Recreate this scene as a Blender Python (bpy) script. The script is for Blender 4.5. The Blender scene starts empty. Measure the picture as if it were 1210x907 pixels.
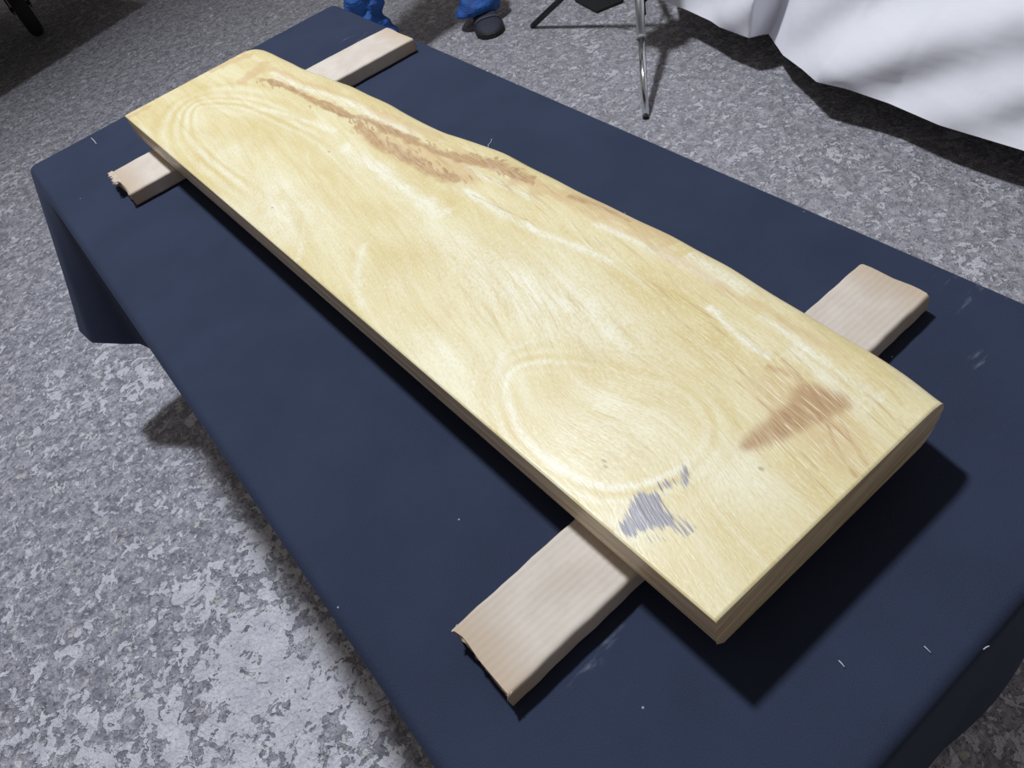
import bpy, bmesh, math, random
import numpy as np
from mathutils import Vector, Matrix

# ------------------------------------------------------------------ camera, light, exposure
scene = bpy.context.scene
COL = scene.collection
FPX, CX, CY = 905.0, 605.0, 453.5          # focal length and centre of the 1210 x 907 frame
CAMZ, TABZ = 1.39, 0.70                    # camera height, table height

def _ray(p): return np.array([p[0] - CX, -(p[1] - CY), -FPX])
_ex = _ray((3040, -1410)); _ex /= np.linalg.norm(_ex)
_ey = _ray((-304, -299)); _ey -= _ex * (_ex @ _ey); _ey /= np.linalg.norm(_ey)
_ez = np.cross(_ex, _ey)
ROT = np.array([_ex, _ey, _ez])            # camera axes to world axes

def at(px, py, z):
    """point of the plane at height z that a pixel of the photograph looks at"""
    d = ROT @ _ray((px, py)); k = (z - CAMZ) / d[2]
    return Vector((d[0] * k, d[1] * k, z))

cam = bpy.data.cameras.new('camera'); camo = bpy.data.objects.new('camera', cam); COL.objects.link(camo)
camo.matrix_world = Matrix([list(ROT[0]) + [0], list(ROT[1]) + [0], list(ROT[2]) + [CAMZ], [0, 0, 0, 1]])
cam.sensor_width = 36.0; cam.lens = FPX / 1210 * 36; cam.clip_start = 0.02
scene.camera = camo

world = bpy.data.worlds.new('world'); scene.world = world; world.use_nodes = True
bg = world.node_tree.nodes['Background']
bg.inputs['Color'].default_value = (1.0, 0.93, 0.86, 1); bg.inputs['Strength'].default_value = 0.185

lamp = bpy.data.lights.new('hall_lamp', 'SPOT'); lamp.shadow_soft_size = 0.17      # reflector lamp high over the table
lamp.energy = 690; lamp.color = (0.90, 0.95, 1.0); lamp.spot_size = math.radians(128); lamp.spot_blend = 1.0
lampo = bpy.data.objects.new('hall_lamp', lamp); COL.objects.link(lampo)
lampo.location = (0.50, 2.10, 4.30)
lampo.rotation_euler = (Vector((0.30, 0.95, 0.70)) - Vector((0.50, 2.10, 4.30))).to_track_quat('-Z', 'Y').to_euler()

scene.view_settings.view_transform = 'Standard'; scene.view_settings.look = 'None'
scene.view_settings.exposure = 0.0; scene.view_settings.gamma = 1.0
scene.view_settings.use_curve_mapping = False

# ------------------------------------------------------------------ helpers
rng = np.random.default_rng(7)
random.seed(7)

def tag(o, label=None, cat=None, group=None, kind=None):
    if label: o['label'] = label
    if cat: o['category'] = cat
    if group: o['group'] = group
    if kind: o['kind'] = kind
    return o

def empty(name, loc, rz=0.0):
    o = bpy.data.objects.new(name, None); COL.objects.link(o)
    o.location = loc; o.rotation_euler = (0, 0, rz); o.empty_display_size = 0.05
    return o

def mesh_obj(name, verts, faces, mat, parent=None, smooth=True, loc=None, attrs=None):
    """verts in world space (or in the parent's space when a parent is given)"""
    v = np.asarray(verts, float)
    if loc is not None: v = v - np.asarray(loc, float)
    me = bpy.data.meshes.new(name); me.from_pydata(v.tolist(), [], [list(map(int, f)) for f in faces]); me.update()
    if attrs:
        for k, a in attrs.items():
            a = np.asarray(a, np.float32)
            if a.ndim == 2:
                at_ = me.attributes.new(k, 'FLOAT_VECTOR', 'POINT'); at_.data.foreach_set('vector', a.ravel())
            else:
                at_ = me.attributes.new(k, 'FLOAT', 'POINT'); at_.data.foreach_set('value', a.ravel())
    me.polygons.foreach_set('use_smooth', [smooth] * len(me.polygons))
    o = bpy.data.objects.new(name, me); COL.objects.link(o)
    if mat: me.materials.append(mat)
    if loc is not None: o.location = loc
    if parent: o.parent = parent
    return o

def grid_faces(nr, nc, off=0, closed=False):
    f = []
    for i in range(nr - 1):
        for j in range(nc if closed else nc - 1):
            k = (j + 1) % nc
            f.append((off + i * nc + j, off + i * nc + k, off + (i + 1) * nc + k, off + (i + 1) * nc + j))
    return f

def tube(points, radii, seg=12, caps=True):
    pts = [Vector(p) for p in points]; n = len(pts)
    if not hasattr(radii, '__len__'): radii = [radii] * n
    V, F = [], []
    ref = None
    for i, p in enumerate(pts):
        d = (pts[min(i + 1, n - 1)] - pts[max(i - 1, 0)]).normalized()
        if ref is None:
            ref = d.cross(Vector((0.3, 0.1, 1))) if abs(d.z) < .95 else d.cross(Vector((1, 0.2, 0)))
        a = (ref - d * ref.dot(d)).normalized(); b = d.cross(a); ref = a
        for j in range(seg):
            t = 2 * math.pi * j / seg
            V.append(p + (a * math.cos(t) + b * math.sin(t)) * radii[i])
    F = grid_faces(n, seg, 0, True)
    if caps:
        F.append(tuple(range(seg - 1, -1, -1))); F.append(tuple((n - 1) * seg + j for j in range(seg)))
    return [tuple(v) for v in V], F

def bm_box(lo, hi, bevel=0.0, seg=2):
    bm = bmesh.new(); bmesh.ops.create_cube(bm, size=1)
    lo, hi = Vector(lo), Vector(hi)
    for v in bm.verts: v.co = Vector(((lo[i] + hi[i]) / 2 + v.co[i] * (hi[i] - lo[i]) for i in range(3)))
    if bevel: bmesh.ops.bevel(bm, geom=bm.edges[:], offset=bevel, segments=seg, affect='EDGES', profile=0.6)
    return bm

def bm_obj(name, bm, mat, parent=None, smooth=False, loc=None):
    me = bpy.data.meshes.new(name); bm.to_mesh(me); bm.free()
    me.polygons.foreach_set('use_smooth', [smooth] * len(me.polygons))
    if mat: me.materials.append(mat)
    o = bpy.data.objects.new(name, me); COL.objects.link(o)
    if parent: o.parent = parent
    if loc is not None: o.location = loc
    return o

# numpy value noise for painting masks and shaping cloth
_perm = rng.random((256, 256))
def vnoise(x, y):
    x = np.asarray(x, float); y = np.asarray(y, float)
    xi = np.floor(x).astype(int); yi = np.floor(y).astype(int)
    fx = x - xi; fy = y - yi
    fx = fx * fx * (3 - 2 * fx); fy = fy * fy * (3 - 2 * fy)
    g = lambda a, b: _perm[a % 256, b % 256]
    return (g(xi, yi) * (1 - fx) + g(xi + 1, yi) * fx) * (1 - fy) + (g(xi, yi + 1) * (1 - fx) + g(xi + 1, yi + 1) * fx) * fy
def fbm(x, y, o=3):
    s, a, t = 0, 1, 0
    for k in range(o):
        s = s + a * vnoise(x * 2 ** k + 17 * k, y * 2 ** k + 31 * k); t += a; a *= .5
    return s / t * 2 - 1
def sstep(a, b, x):
    t = np.clip((x - a) / (b - a), 0, 1); return t * t * (3 - 2 * t)
def seg_dist(P, pts, closed=False):
    """distance of points P (n,2) to a polyline and the parameter along it 0..1"""
    pts = np.asarray(pts, float)
    if closed: pts = np.vstack([pts, pts[:1]])
    best = np.full(len(P), 1e9); par = np.zeros(len(P)); m = len(pts) - 1
    for i in range(m):
        a, b = pts[i], pts[i + 1]; d = b - a
        t = np.clip(((P - a) @ d) / max(d @ d, 1e-12), 0, 1)
        q = np.hypot(*(P - a - t[:, None] * d).T)
        k = q < best; best[k] = q[k]; par[k] = (i + t[k]) / m
    return best, par
def chaikin(p, closed, it=2):
    p = np.asarray(p, float)
    for _ in range(it):
        q = np.roll(p, -1, 0) if closed else p[1:]
        a = p if closed else p[:-1]
        r = np.empty((2 * len(a), 2)); r[0::2] = a * .75 + q * .25; r[1::2] = a * .25 + q * .75
        p = r if closed else np.vstack([p[:1], r, p[-1:]])
    return p
def inside(P, poly):
    poly = np.asarray(poly, float); c = np.zeros(len(P), bool); j = len(poly) - 1
    for i in range(len(poly)):
        a, b = poly[i], poly[j]
        if a[1] != b[1]:
            k = ((a[1] > P[:, 1]) != (b[1] > P[:, 1])) & (P[:, 0] < (b[0] - a[0]) * (P[:, 1] - a[1]) / (b[1] - a[1]) + a[0])
            c ^= k
        j = i
    return c
def sdf(P, poly):
    d, _ = seg_dist(P, poly, True); return np.where(inside(P, poly), -d, d)

# ------------------------------------------------------------------ node helpers
class NT:
    def __init__(s, name):
        s.m = bpy.data.materials.new(name); s.m.use_nodes = True
        s.t = s.m.node_tree; s.b = s.t.nodes['Principled BSDF']
    def n(s, typ, **kw):
        nd = s.t.nodes.new(typ)
        ins = kw.pop('i', {})
        for k, v in kw.items(): setattr(nd, k, v)
        for k, v in ins.items(): s.set(nd.inputs[k], v)
        return nd
    def set(s, sock, v):
        if hasattr(v, 'is_output') or hasattr(v, 'links') and hasattr(v, 'node'): s.t.links.new(v, sock)
        elif isinstance(v, bpy.types.Node): s.t.links.new(v.outputs[0], sock)
        elif isinstance(v, tuple) and len(v) == 3 and sock.type == 'RGBA': sock.default_value = (*v, 1)
        else: sock.default_value = v
    def attr(s, name, out='Fac'):
        return s.n('ShaderNodeAttribute', attribute_name=name).outputs[out]
    def math(s, op, a, b=0.0, c=0.0, clamp=False):
        nd = s.n('ShaderNodeMath', operation=op, use_clamp=clamp)
        s.set(nd.inputs[0], a); s.set(nd.inputs[1], b); s.set(nd.inputs[2], c); return nd.outputs[0]
    def mix(s, f, a, b, blend='MIX'):
        nd = s.n('ShaderNodeMix', data_type='RGBA', blend_type=blend)
        s.set(nd.inputs['Factor'], f); s.set(nd.inputs[6], a); s.set(nd.inputs[7], b); return nd.outputs[2]
    def noise(s, vec, scale, detail=3, rough=.55, dist=0.0):
        nd = s.n('ShaderNodeTexNoise', i={'Vector': vec, 'Scale': scale, 'Detail': detail, 'Roughness': rough, 'Distortion': dist})
        return nd.outputs['Fac']
    def vor(s, vec, scale, feature='F1', rnd=1.0, out='Distance'):
        nd = s.n('ShaderNodeTexVoronoi', feature=feature, i={'Vector': vec, 'Scale': scale, 'Randomness': rnd})
        return nd.outputs[out]
    def map(s, vec, scale=(1, 1, 1), rot=(0, 0, 0)):
        return s.n('ShaderNodeMapping', i={'Vector': vec, 'Scale': scale, 'Rotation': rot}).outputs[0]
    def ramp(s, f, lo, hi, a=0.0, b=1.0):
        return s.n('ShaderNodeMapRange', interpolation_type='SMOOTHSTEP', i={'Value': f, 'From Min': lo, 'From Max': hi, 'To Min': a, 'To Max': b}).outputs[0]
    def bump(s, h, dist, strength=1.0):
        nd = s.n('ShaderNodeBump', i={'Height': h, 'Distance': dist, 'Strength': strength}); return nd.outputs[0]
    def obj(s): return s.n('ShaderNodeTexCoord').outputs['Object']
    def pos(s): return s.n('ShaderNodeNewGeometry').outputs['Position']
    def out(s, col=None, rough=.5, normal=None, **kw):
        if col is not None: s.set(s.b.inputs['Base Color'], col)
        s.set(s.b.inputs['Roughness'], rough)
        if normal is not None: s.set(s.b.inputs['Normal'], normal)
        for k, v in kw.items(): s.set(s.b.inputs[k.replace('_', ' ')], v)
        return s.m

def plain(name, col, rough=.5, metal=0.0, nscale=0, namt=.1):
    t = NT(name)
    c = col
    if nscale:
        f = t.noise(t.obj(), nscale, 4)
        c = t.mix(f, tuple(x * (1 - namt) for x in col), tuple(min(1, x * (1 + namt)) for x in col))
    return t.out(c, rough, Metallic=metal)

# ------------------------------------------------------------------ floor
def floor_material():
    t = NT('worn_concrete'); p = t.pos()
    patch = t.attr('patch')
    n1 = t.noise(p, 62, 3, .55, .6)          # flakes about a centimetre wide
    n2 = t.noise(t.map(p, (1, 1, 1), (0, 0, 1.1)), 120, 3, .6, .5)
    n3 = t.noise(t.map(p, (1, 1, 1), (0, 0, .5)), 27, 4, .62, .4)
    fine = t.noise(p, 330, 2, .6)
    big = t.noise(p, 2.6, 4, .6)
    col = t.mix(t.ramp(n3, .34, .66), (.200, .200, .245), (.39, .387, .445))
    col = t.mix(t.math('MULTIPLY', t.ramp(n2, .43, .33), .85), col, (.085, .083, .102))
    col = t.mix(t.math('MULTIPLY', t.ramp(n1, .43, .35), .70), col, (.135, .133, .162))
    col = t.mix(t.math('MULTIPLY', t.ramp(n2, .60, .68), .80), col, (.56, .555, .60))
    col = t.mix(t.math('MULTIPLY', t.ramp(n1, .585, .64), .80), col, t.mix(n3, (.46, .45, .49), (.66, .645, .66)))
    # single light pebbles
    pw = t.n('ShaderNodeVectorMath', operation='MULTIPLY_ADD', i={0: t.n('ShaderNodeTexNoise', i={'Vector': p, 'Scale': 60, 'Detail': 2}).outputs['Color'], 1: (.026, .026, .0), 2: p}).outputs[0]
    v = t.n('ShaderNodeTexVoronoi', feature='F1', i={'Vector': pw, 'Scale': 60})
    sep = t.n('ShaderNodeSeparateColor', i={0: v.outputs['Color']})
    stone = t.math('MULTIPLY', t.ramp(v.outputs['Distance'], .42, .33), t.ramp(sep.outputs[1], .74, .78))
    tone = t.mix(t.ramp(sep.outputs[0], .2, .8), (.12, .12, .15), t.mix(sep.outputs[2], (.68, .67, .71), (.60, .56, .53)))
    col = t.mix(t.math('MULTIPLY', stone, .75), col, tone)
    # smooth pale skin of cement left in patches, full of holes
    e = t.math('ADD', t.math('MULTIPLY', t.noise(t.map(p, (1, 1, 1), (0, 0, 2.1)), 30, 4, .62, .8), .75), t.math('ADD', t.math('MULTIPLY', t.noise(p, 11, 4, .6), .45), t.math('MULTIPLY', n1, .25)))
    edge = t.math('ADD', patch, t.math('MULTIPLY', t.math('SUBTRACT', e, .725), 5.2))
    skin = t.ramp(edge, .44, .56)
    skincol = t.mix(t.ramp(t.noise(p, 18, 4, .6), .3, .7), (.50, .50, .575), (.64, .635, .70))
    col = t.mix(t.math('MULTIPLY', skin, .90), col, skincol)
    col = t.mix(t.math('MULTIPLY', t.ramp(fine, .36, .28), .45), col, (.10, .098, .11))
    # light's tint painted in: warmer by the white sheet, cooler towards the open floor
    col = t.mix(t.math('MULTIPLY', t.ramp(t.n('ShaderNodeSeparateXYZ', i={0: p}).outputs[0], .6, 1.6), .30), col, t.mix(.6, col, (.36, .33, .315)))
    h = t.math('ADD', t.math('MULTIPLY', n3, .5), t.math('ADD', t.math('MULTIPLY', n1, .7), t.math('ADD', t.math('MULTIPLY', n2, .5), t.math('MULTIPLY', skin, .3))))
    return t.out(col, t.ramp(skin, 0, 1, .75, .55), t.bump(h, .013, 1.0))

def build_floor():
    n = 181
    xs = np.linspace(-3.2, 5.2, n); ys = np.linspace(-2.0, 7.6, n)
    X, Y = np.meshgrid(xs, ys); P = np.c_[X.ravel(), Y.ravel()]
    patch = np.full(len(P), .12) + .22 * fbm(P[:, 0] * .9, P[:, 1] * .9, 3)
    def blob(px, py, r, amt):
        nonlocal patch
        w = at(px, py, 0); d = np.hypot(P[:, 0] - w.x, P[:, 1] - w.y)
        patch = patch + amt * .60 * sstep(r * 1.15, r * .1, d)
    for b in ((20, 215, .30, .55), (60, 180, .2, .3), (140, 455, .14, .6), (180, 440, .12, .45), (70, 445, .16, .3), (215, 715, .10, .55), (290, 700, .12, .4),
              (330, 790, .22, .75), (250, 850, .26, .7), (400, 880, .2, .7), (30, 860, .12, .55), (100, 890, .14, .5), (110, 330, .12, .35),
              (1180, 880, .2, .4), (20, 700, .08, .3), (560, 40, .2, .25), (300, 640, .12, .4)):
        blob(*b)
    me = mesh_obj('floor', np.c_[P, np.zeros(len(P))], grid_faces(n, n), floor_material(), smooth=False, attrs={'patch': patch})
    tag(me, 'worn grey concrete floor with exposed pebbles and pale smooth patches', kind='structure')
build_floor()

# ------------------------------------------------------------------ navy covered table
TX0, TX1, TY0, TY1 = -0.058, 0.729, 0.034, 1.842
def navy_material():
    t = NT('navy_cloth'); p = t.pos()
    weave = t.noise(p, 900, 2, .7); cloud = t.noise(p, 7, 5, .6)
    col = t.mix(t.ramp(cloud, .3, .7), (.0168, .0240, .0520), (.0222, .0308, .0640))
    col = t.mix(t.math('MULTIPLY', t.ramp(weave, .35, .75), .5), col, (.040, .050, .086))
    # chalky scuffs
    q = t.map(p, (16, 55, 16), (0, 0, .25))
    sc = t.math('MULTIPLY', t.ramp(t.noise(q, 1, 4, .6), .60, .78), t.attr('scuff'))
    col = t.mix(t.math('MULTIPLY', sc, .75), col, (.20, .22, .30))
    # specks of dust
    v = t.n('ShaderNodeTexVoronoi', feature='F1', i={'Vector': p, 'Scale': 26})
    sep = t.n('ShaderNodeSeparateColor', i={0: v.outputs['Color']})
    dust = t.math('MULTIPLY', t.ramp(v.outputs['Distance'], .034, .02), t.ramp(sep.outputs[0], .55, .6))
    col = t.mix(t.math('MULTIPLY', dust, .7), col, (.40, .43, .50))
    h = t.math('ADD', t.math('MULTIPLY', weave, .3), cloud)
    m = t.out(col, .88, t.bump(h, .0012, .6))
    t.b.inputs['Sheen Weight'].default_value = .04; t.b.inputs['Sheen Roughness'].default_value = .4
    t.b.inputs['Sheen Tint'].default_value = (.5, .6, 1, 1)
    t.b.inputs['Specular IOR Level'].default_value = .2
    return m
NAVY = navy_material()

def rect_loop(x0, x1, y0, y1, r, n_side, n_cor):
    """closed loop counterclockwise, starting in the middle of the left side, going to -y; returns points and outward normals"""
    P, N = [], []
    def side(a, b, n, nv):
        for i in range(n):
            k = i / n; P.append((a[0] + (b[0] - a[0]) * k, a[1] + (b[1] - a[1]) * k)); N.append(nv)
    def cor(c, a0):
        for i in range(n_cor):
            a = a0 + math.pi / 2 * i / n_cor
            P.append((c[0] + r * math.cos(a), c[1] + r * math.sin(a))); N.append((math.cos(a), math.sin(a)))
    side((x0, y1 - r), (x0, y0 + r), n_side * 2, (-1, 0)); cor((x0 + r, y0 + r), math.pi)
    side((x0 + r, y0), (x1 - r, y0), n_side, (0, -1)); cor((x1 - r, y0 + r), 1.5 * math.pi)
    side((x1, y0 + r), (x1, y1 - r), n_side * 2, (1, 0)); cor((x1 - r, y1 - r), 0)
    side((x1 - r, y1), (x0 + r, y1), n_side, (0, 1)); cor((x0 + r, y1 - r), .5 * math.pi)
    return np.array(P), np.array(N)

def draped_cloth(name, x0, x1, y0, y1, ztop, hem, mat, nside, loc, edge_r=.014, rows=14, fold=None, scuffs=(), power=1.0):
    """hem(P, N) gives the bottom curve (n,3) for the rim points P with outward normals N"""
    P, N = rect_loop(x0, x1, y0, y1, .022, nside, 8)
    n = len(P); V = []
    c = np.array([(x0 + x1) / 2, (y0 + y1) / 2])
    # top: rings shrinking to the middle line
    for k in np.r_[.02, np.linspace(.08, .985, 26)]:
        V.append(np.c_[(P - N * edge_r - c) * k + c, np.full(n, ztop)])
    for a in np.linspace(0, 75, 6):
        a = math.radians(a)
        q = P - N * edge_r * (1 - math.sin(a)); V.append(np.c_[q, np.full(n, ztop - edge_r * (1 - math.cos(a)))])
    B = hem(P, N)
    last = V[-1]
    for i in range(1, rows + 1):
        t = i / rows; th = t ** power
        q = last.copy(); q[:, :2] = last[:, :2] * (1 - th) + B[:, :2] * th; q[:, 2] = last[:, 2] * (1 - t) + B[:, 2] * t
        if fold is not None: q = fold(q, P, N, t)
        V.append(q)
    nr = len(V); V = np.vstack(V)
    F = grid_faces(nr, n, 0, True); F.append(tuple(range(n - 1, -1, -1)))
    sc = np.zeros(len(V))
    for (sx, sy, r) in scuffs: sc = np.maximum(sc, sstep(r, r * .3, np.hypot(V[:, 0] - sx, V[:, 1] - sy)))
    o = mesh_obj(name, V, F, mat, loc=loc, attrs={'scuff': sc})
    return o

HEM = TABZ - .37
def navy_hem(P, N):
    B = np.c_[P + N * .012, np.full(len(P), HEM)]
    s = P[:, 0] * 9 + P[:, 1] * 7
    B[:, :2] += N * (.010 * np.sin(s * 1.7))[:, None]
    x, y = P[:, 0], P[:, 1]
    # ear of cloth at each corner; the one at the far left is seen in full
    left = np.abs(x - TX0) < .0225; far = np.abs(y - TY1) < .0225; near = np.abs(y - TY0) < .0225; right = np.abs(x - TX1) < .0225
    # along the left side, from y=1.60 to the far corner, the hem runs out to the ear
    k = np.interp(y, [1.50, 1.60, 1.73, 1.79, 1.842], [0, .12, .72, .97, 1.0])
    tgx = np.interp(y, [1.50, 1.58, 1.65, 1.78, 1.842], [TX0 - .012, TX0 - .026, -.100, -.186, -.196])
    tgy = np.interp(y, [1.50, 1.60, 1.68, 1.78, 1.842], [1.50, 1.60, 1.655, 1.742, 1.815])
    m = left & (y > 1.5)
    B[m, 0] = tgx[m]; B[m, 1] = tgy[m]
    m = far & (x < .16) & ~left
    B[m, 0] = np.interp(x[m], [TX0, TX0 + .012, .10, .16], [-.196, -.19, .04, .16]); B[m, 1] = np.interp(x[m], [TX0, .02, .16], [1.822, 1.85, TY1 + .014])
    # smaller ears on the other corners
    for cx, cy in ((TX1, TY1), (TX0, TY0), (TX1, TY0)):
        d = np.hypot(x - cx, y - cy); w = sstep(.16, 0, d)
        dirv = np.array([np.sign(cx - .3), np.sign(cy - .9)]) / math.sqrt(2)
        B[:, :2] += (w ** 1.6 * .09)[:, None] * dirv
    # the near hem stands a little away from the table
    m = near; B[m, 1] = np.minimum(B[m, 1], TY0 - .014)
    return B
def sc_at(px, py, r): w = at(px, py, TABZ); return (w.x, w.y, r)
cloth = draped_cloth('tablecloth', TX0, TX1, TY0, TY1, TABZ, navy_hem, NAVY, 60, (.34, .93, HEM),
                     scuffs=[sc_at(1150, 455, .075), sc_at(1110, 470, .05), sc_at(1190, 440, .05), sc_at(975, 437, .03), sc_at(105, 155, .05), sc_at(175, 165, .06), sc_at(130, 195, .05), sc_at(415, 45, .05), sc_at(1140, 340, .06), sc_at(700, 760, .05)])
tag(cloth, 'plain navy blue cloth spread over the long table, corner hanging out over the floor', 'tablecloth')

GREYMETAL = plain('grey_steel', (.30, .30, .31), .4, .8)
BOARD = plain('table_board', (.42, .33, .22), .6, 0, 30, .2)
tb = empty('folding_table', ((TX0 + TX1) / 2, (TY0 + TY1) / 2, 0))
tag(tb, 'long folding table hidden under the navy blue cloth', 'table')
cx_, cy_ = (TX1 - TX0) / 2, (TY1 - TY0) / 2
bm_obj('table_top', bm_box((-cx_ + .02, -cy_ + .02, TABZ - .034), (cx_ - .02, cy_ - .02, TABZ - .004), .004), BOARD, tb)
for sx in (-1, 1):
    for sy in (-1, 1):
        v, f = tube([(sx * (cx_ - .09), sy * (cy_ - .22), TABZ - .035), (sx * (cx_ - .09), sy * (cy_ - .16), 0.0)], .0125, 12)
        mesh_obj('leg', v, f, GREYMETAL, tb)
for sy in (-1, 1):
    v, f = tube([(-(cx_ - .09), sy * (cy_ - .185), .25), (cx_ - .09, sy * (cy_ - .185), .25)], .009, 10)
    mesh_obj('stretcher', v, f, GREYMETAL, tb)

# ------------------------------------------------------------------ cardboard strips under the slab
CARD_H = .029
def card_material():
    t = NT('cardboard'); p = t.obj()
    rib = t.n('ShaderNodeTexWave', bands_direction='Y', wave_profile='SIN', i={'Vector': p, 'Scale': 42, 'Distortion': 1.2, 'Detail': 2, 'Detail Scale': 3}).outputs['Fac']
    blot = t.noise(p, 22, 4, .6); fib = t.noise(t.map(p, (60, 300, 300)), 2, 3)
    col = t.mix(t.ramp(blot, .3, .7), (.50, .435, .375), (.58, .515, .46))
    col = t.mix(t.math('MULTIPLY', t.math('MULTIPLY', rib, fib), .28), col, (.66, .61, .57))
    col = t.mix(t.math('MULTIPLY', t.attr('edge'), .65), col, (.42, .30, .19))
    h = t.math('ADD', t.math('MULTIPLY', rib, .7), t.math('MULTIPLY', blot, .6))
    return t.out(col, .8, t.bump(h, .0006, .35))
CARD = card_material()
CARD_IN = plain('cardboard_core', (.22, .155, .10), .9, 0, 60, .25)

def cardboard(x0, x1, yc0, w0, yc1, w1, label, seed, flap):
    """a folded sleeve of corrugated card; yc/w: centre and width at the two ends"""
    r = np.random.default_rng(seed)
    root = empty('cardboard_strip', ((x0 + x1) / 2, (yc0 + yc1) / 2, TABZ))
    tag(root, label, 'cardboard', 'folded cardboard strips under the slab')
    nx = 64; ox, oy = (x0 + x1) / 2, (yc0 + yc1) / 2
    def prof(w, h, rad, inset=0.0):
        pts = []
        hw = w / 2 - inset; zt = h - inset; zb = inset + .0008; rr = max(rad - inset, .001)
        for cyy, czz, a0 in ((hw - rr, zt - rr, 0), (-hw + rr, zt - rr, 90), (-hw + rr, zb + rr, 180), (hw - rr, zb + rr, 270)):
            for k in range(5):
                a = math.radians(a0 + 90 * k / 4); pts.append((cyy + rr * math.cos(a), czz + rr * math.sin(a)))
            # extra points on the flat runs
            if a0 in (0, 180):
                s = -1 if a0 == 0 else 1
                for k in range(1, 8): pts.append((-s * (hw - rr) + s * 2 * (hw - rr) * k / 8, czz + (rr if a0 == 0 else -rr)))
        return np.array(pts)
    np_ = len(prof(.1, CARD_H, .006)); V = []; E = []
    for layer, inset in ((0, 0.0), (1, .0028)):
        order = range(nx) if layer == 0 else range(nx - 1, -1, -1)
        for i in order:
            k = i / (nx - 1); w = w0 + (w1 - w0) * k; yc = yc0 + (yc1 - yc0) * k; x = x0 + (x1 - x0) * k
            q = prof(w, CARD_H, .0045, inset)
            wob = .0002 * math.sin(k * 19 + seed) + .0003 * math.sin(k * 47 + seed * 2) + .0003 * math.sin(k * 110 + seed)
            ys = q[:, 0] + np.sign(q[:, 0]) * wob * (np.abs(q[:, 0]) > .8 * w / 2)
            endk = min(i, nx - 1 - i)
            sag = 0
            zz = q[:, 1] - np.where(q[:, 1] > CARD_H * .6, .0012 * (1 - min(endk, 6) / 6), 0)
            xs = np.full(np_, x)
            if endk == 0:
                xs = xs + (np.interp(np.arange(np_), np.linspace(0, np_, 14), r.normal(0, .0022, 14)))
            V.append(np.c_[xs - ox, yc + ys - oy, zz]); E += [max(0, 1 - endk / 5)] * np_
    V = np.vstack(V); F = grid_faces(2 * nx, np_, 0, True)
    # close the loop between inner and outer layer at the start
    last = (2 * nx - 1) * np_
    for j in range(np_):
        kk = (j + 1) % np_; F.append((last + j, last + kk, kk, j))
    mesh_obj('sleeve', V, F, CARD, root, False, attrs={'edge': np.array(E)})
    # packed core, a little inside the ends
    bm = bm_box((x0 - ox + .012, -min(w0, w1) / 2 + .006, .0045), (x1 - ox - .006, min(w0, w1) / 2 - .006, CARD_H - .005), .002)
    for v in bm.verts:
        k = (v.co.x - (x0 - ox)) / (x1 - x0); v.co.y += (yc0 + (yc1 - yc0) * k) - oy
    bm_obj('core', bm, CARD_IN, root)
    # folded end flaps
    for (end, lo, hi, out, z0, z1, crump) in flap:
        ex = (x0 if end < 0 else x1) - ox; yc = (yc0 if end < 0 else yc1) - oy; w = w0 if end < 0 else w1
        nu, nv = 18, 5; V, E = [], []
        for layer in (0, 1):
            for i in range(nv):
                for j in range(nu):
                    u = j / (nu - 1); v = (i if layer == 0 else nv - 1 - i) / (nv - 1)
                    y = yc + (lo + (hi - lo) * u) * w / 2
                    dx = end * (out * v + (r.normal(0, crump) if v > .6 else 0) + .0005)
                    z = z0 + (z1 - z0) * v ** 1.5 + .0008 * math.sin(u * 17 + seed) - layer * .0022
                    V.append((ex + dx - end * .004, y, z)); E.append(.35 + .5 * v)
        F = grid_faces(2 * nv, nu)
        mesh_obj('end_flap', V, F, CARD, root, True, attrs={'edge': np.array(E)})
    return root

cardboard(.029, .648, .311, .086, .3245, .087, 'folded cardboard strip under the wide end of the slab, by the grey stain', 3,
          [(1, -.94, .94, .006, CARD_H - .002, .010, .0010), (-1, -.98, .98, .0045, CARD_H - .0018, CARD_H - .006, .0010)])
cardboard(.066, .694, 1.497, .118, 1.470, .106, 'folded cardboard strip under the narrow end of the slab, torn at one tip', 5,
          [(1, -.92, .92, .006, CARD_H - .002, .008, .0012), (-1, -.97, .3, .004, CARD_H - .002, .010, .0012), (-1, .05, 1.02, .011, CARD_H - .001, CARD_H - .001, .0022)])

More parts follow.
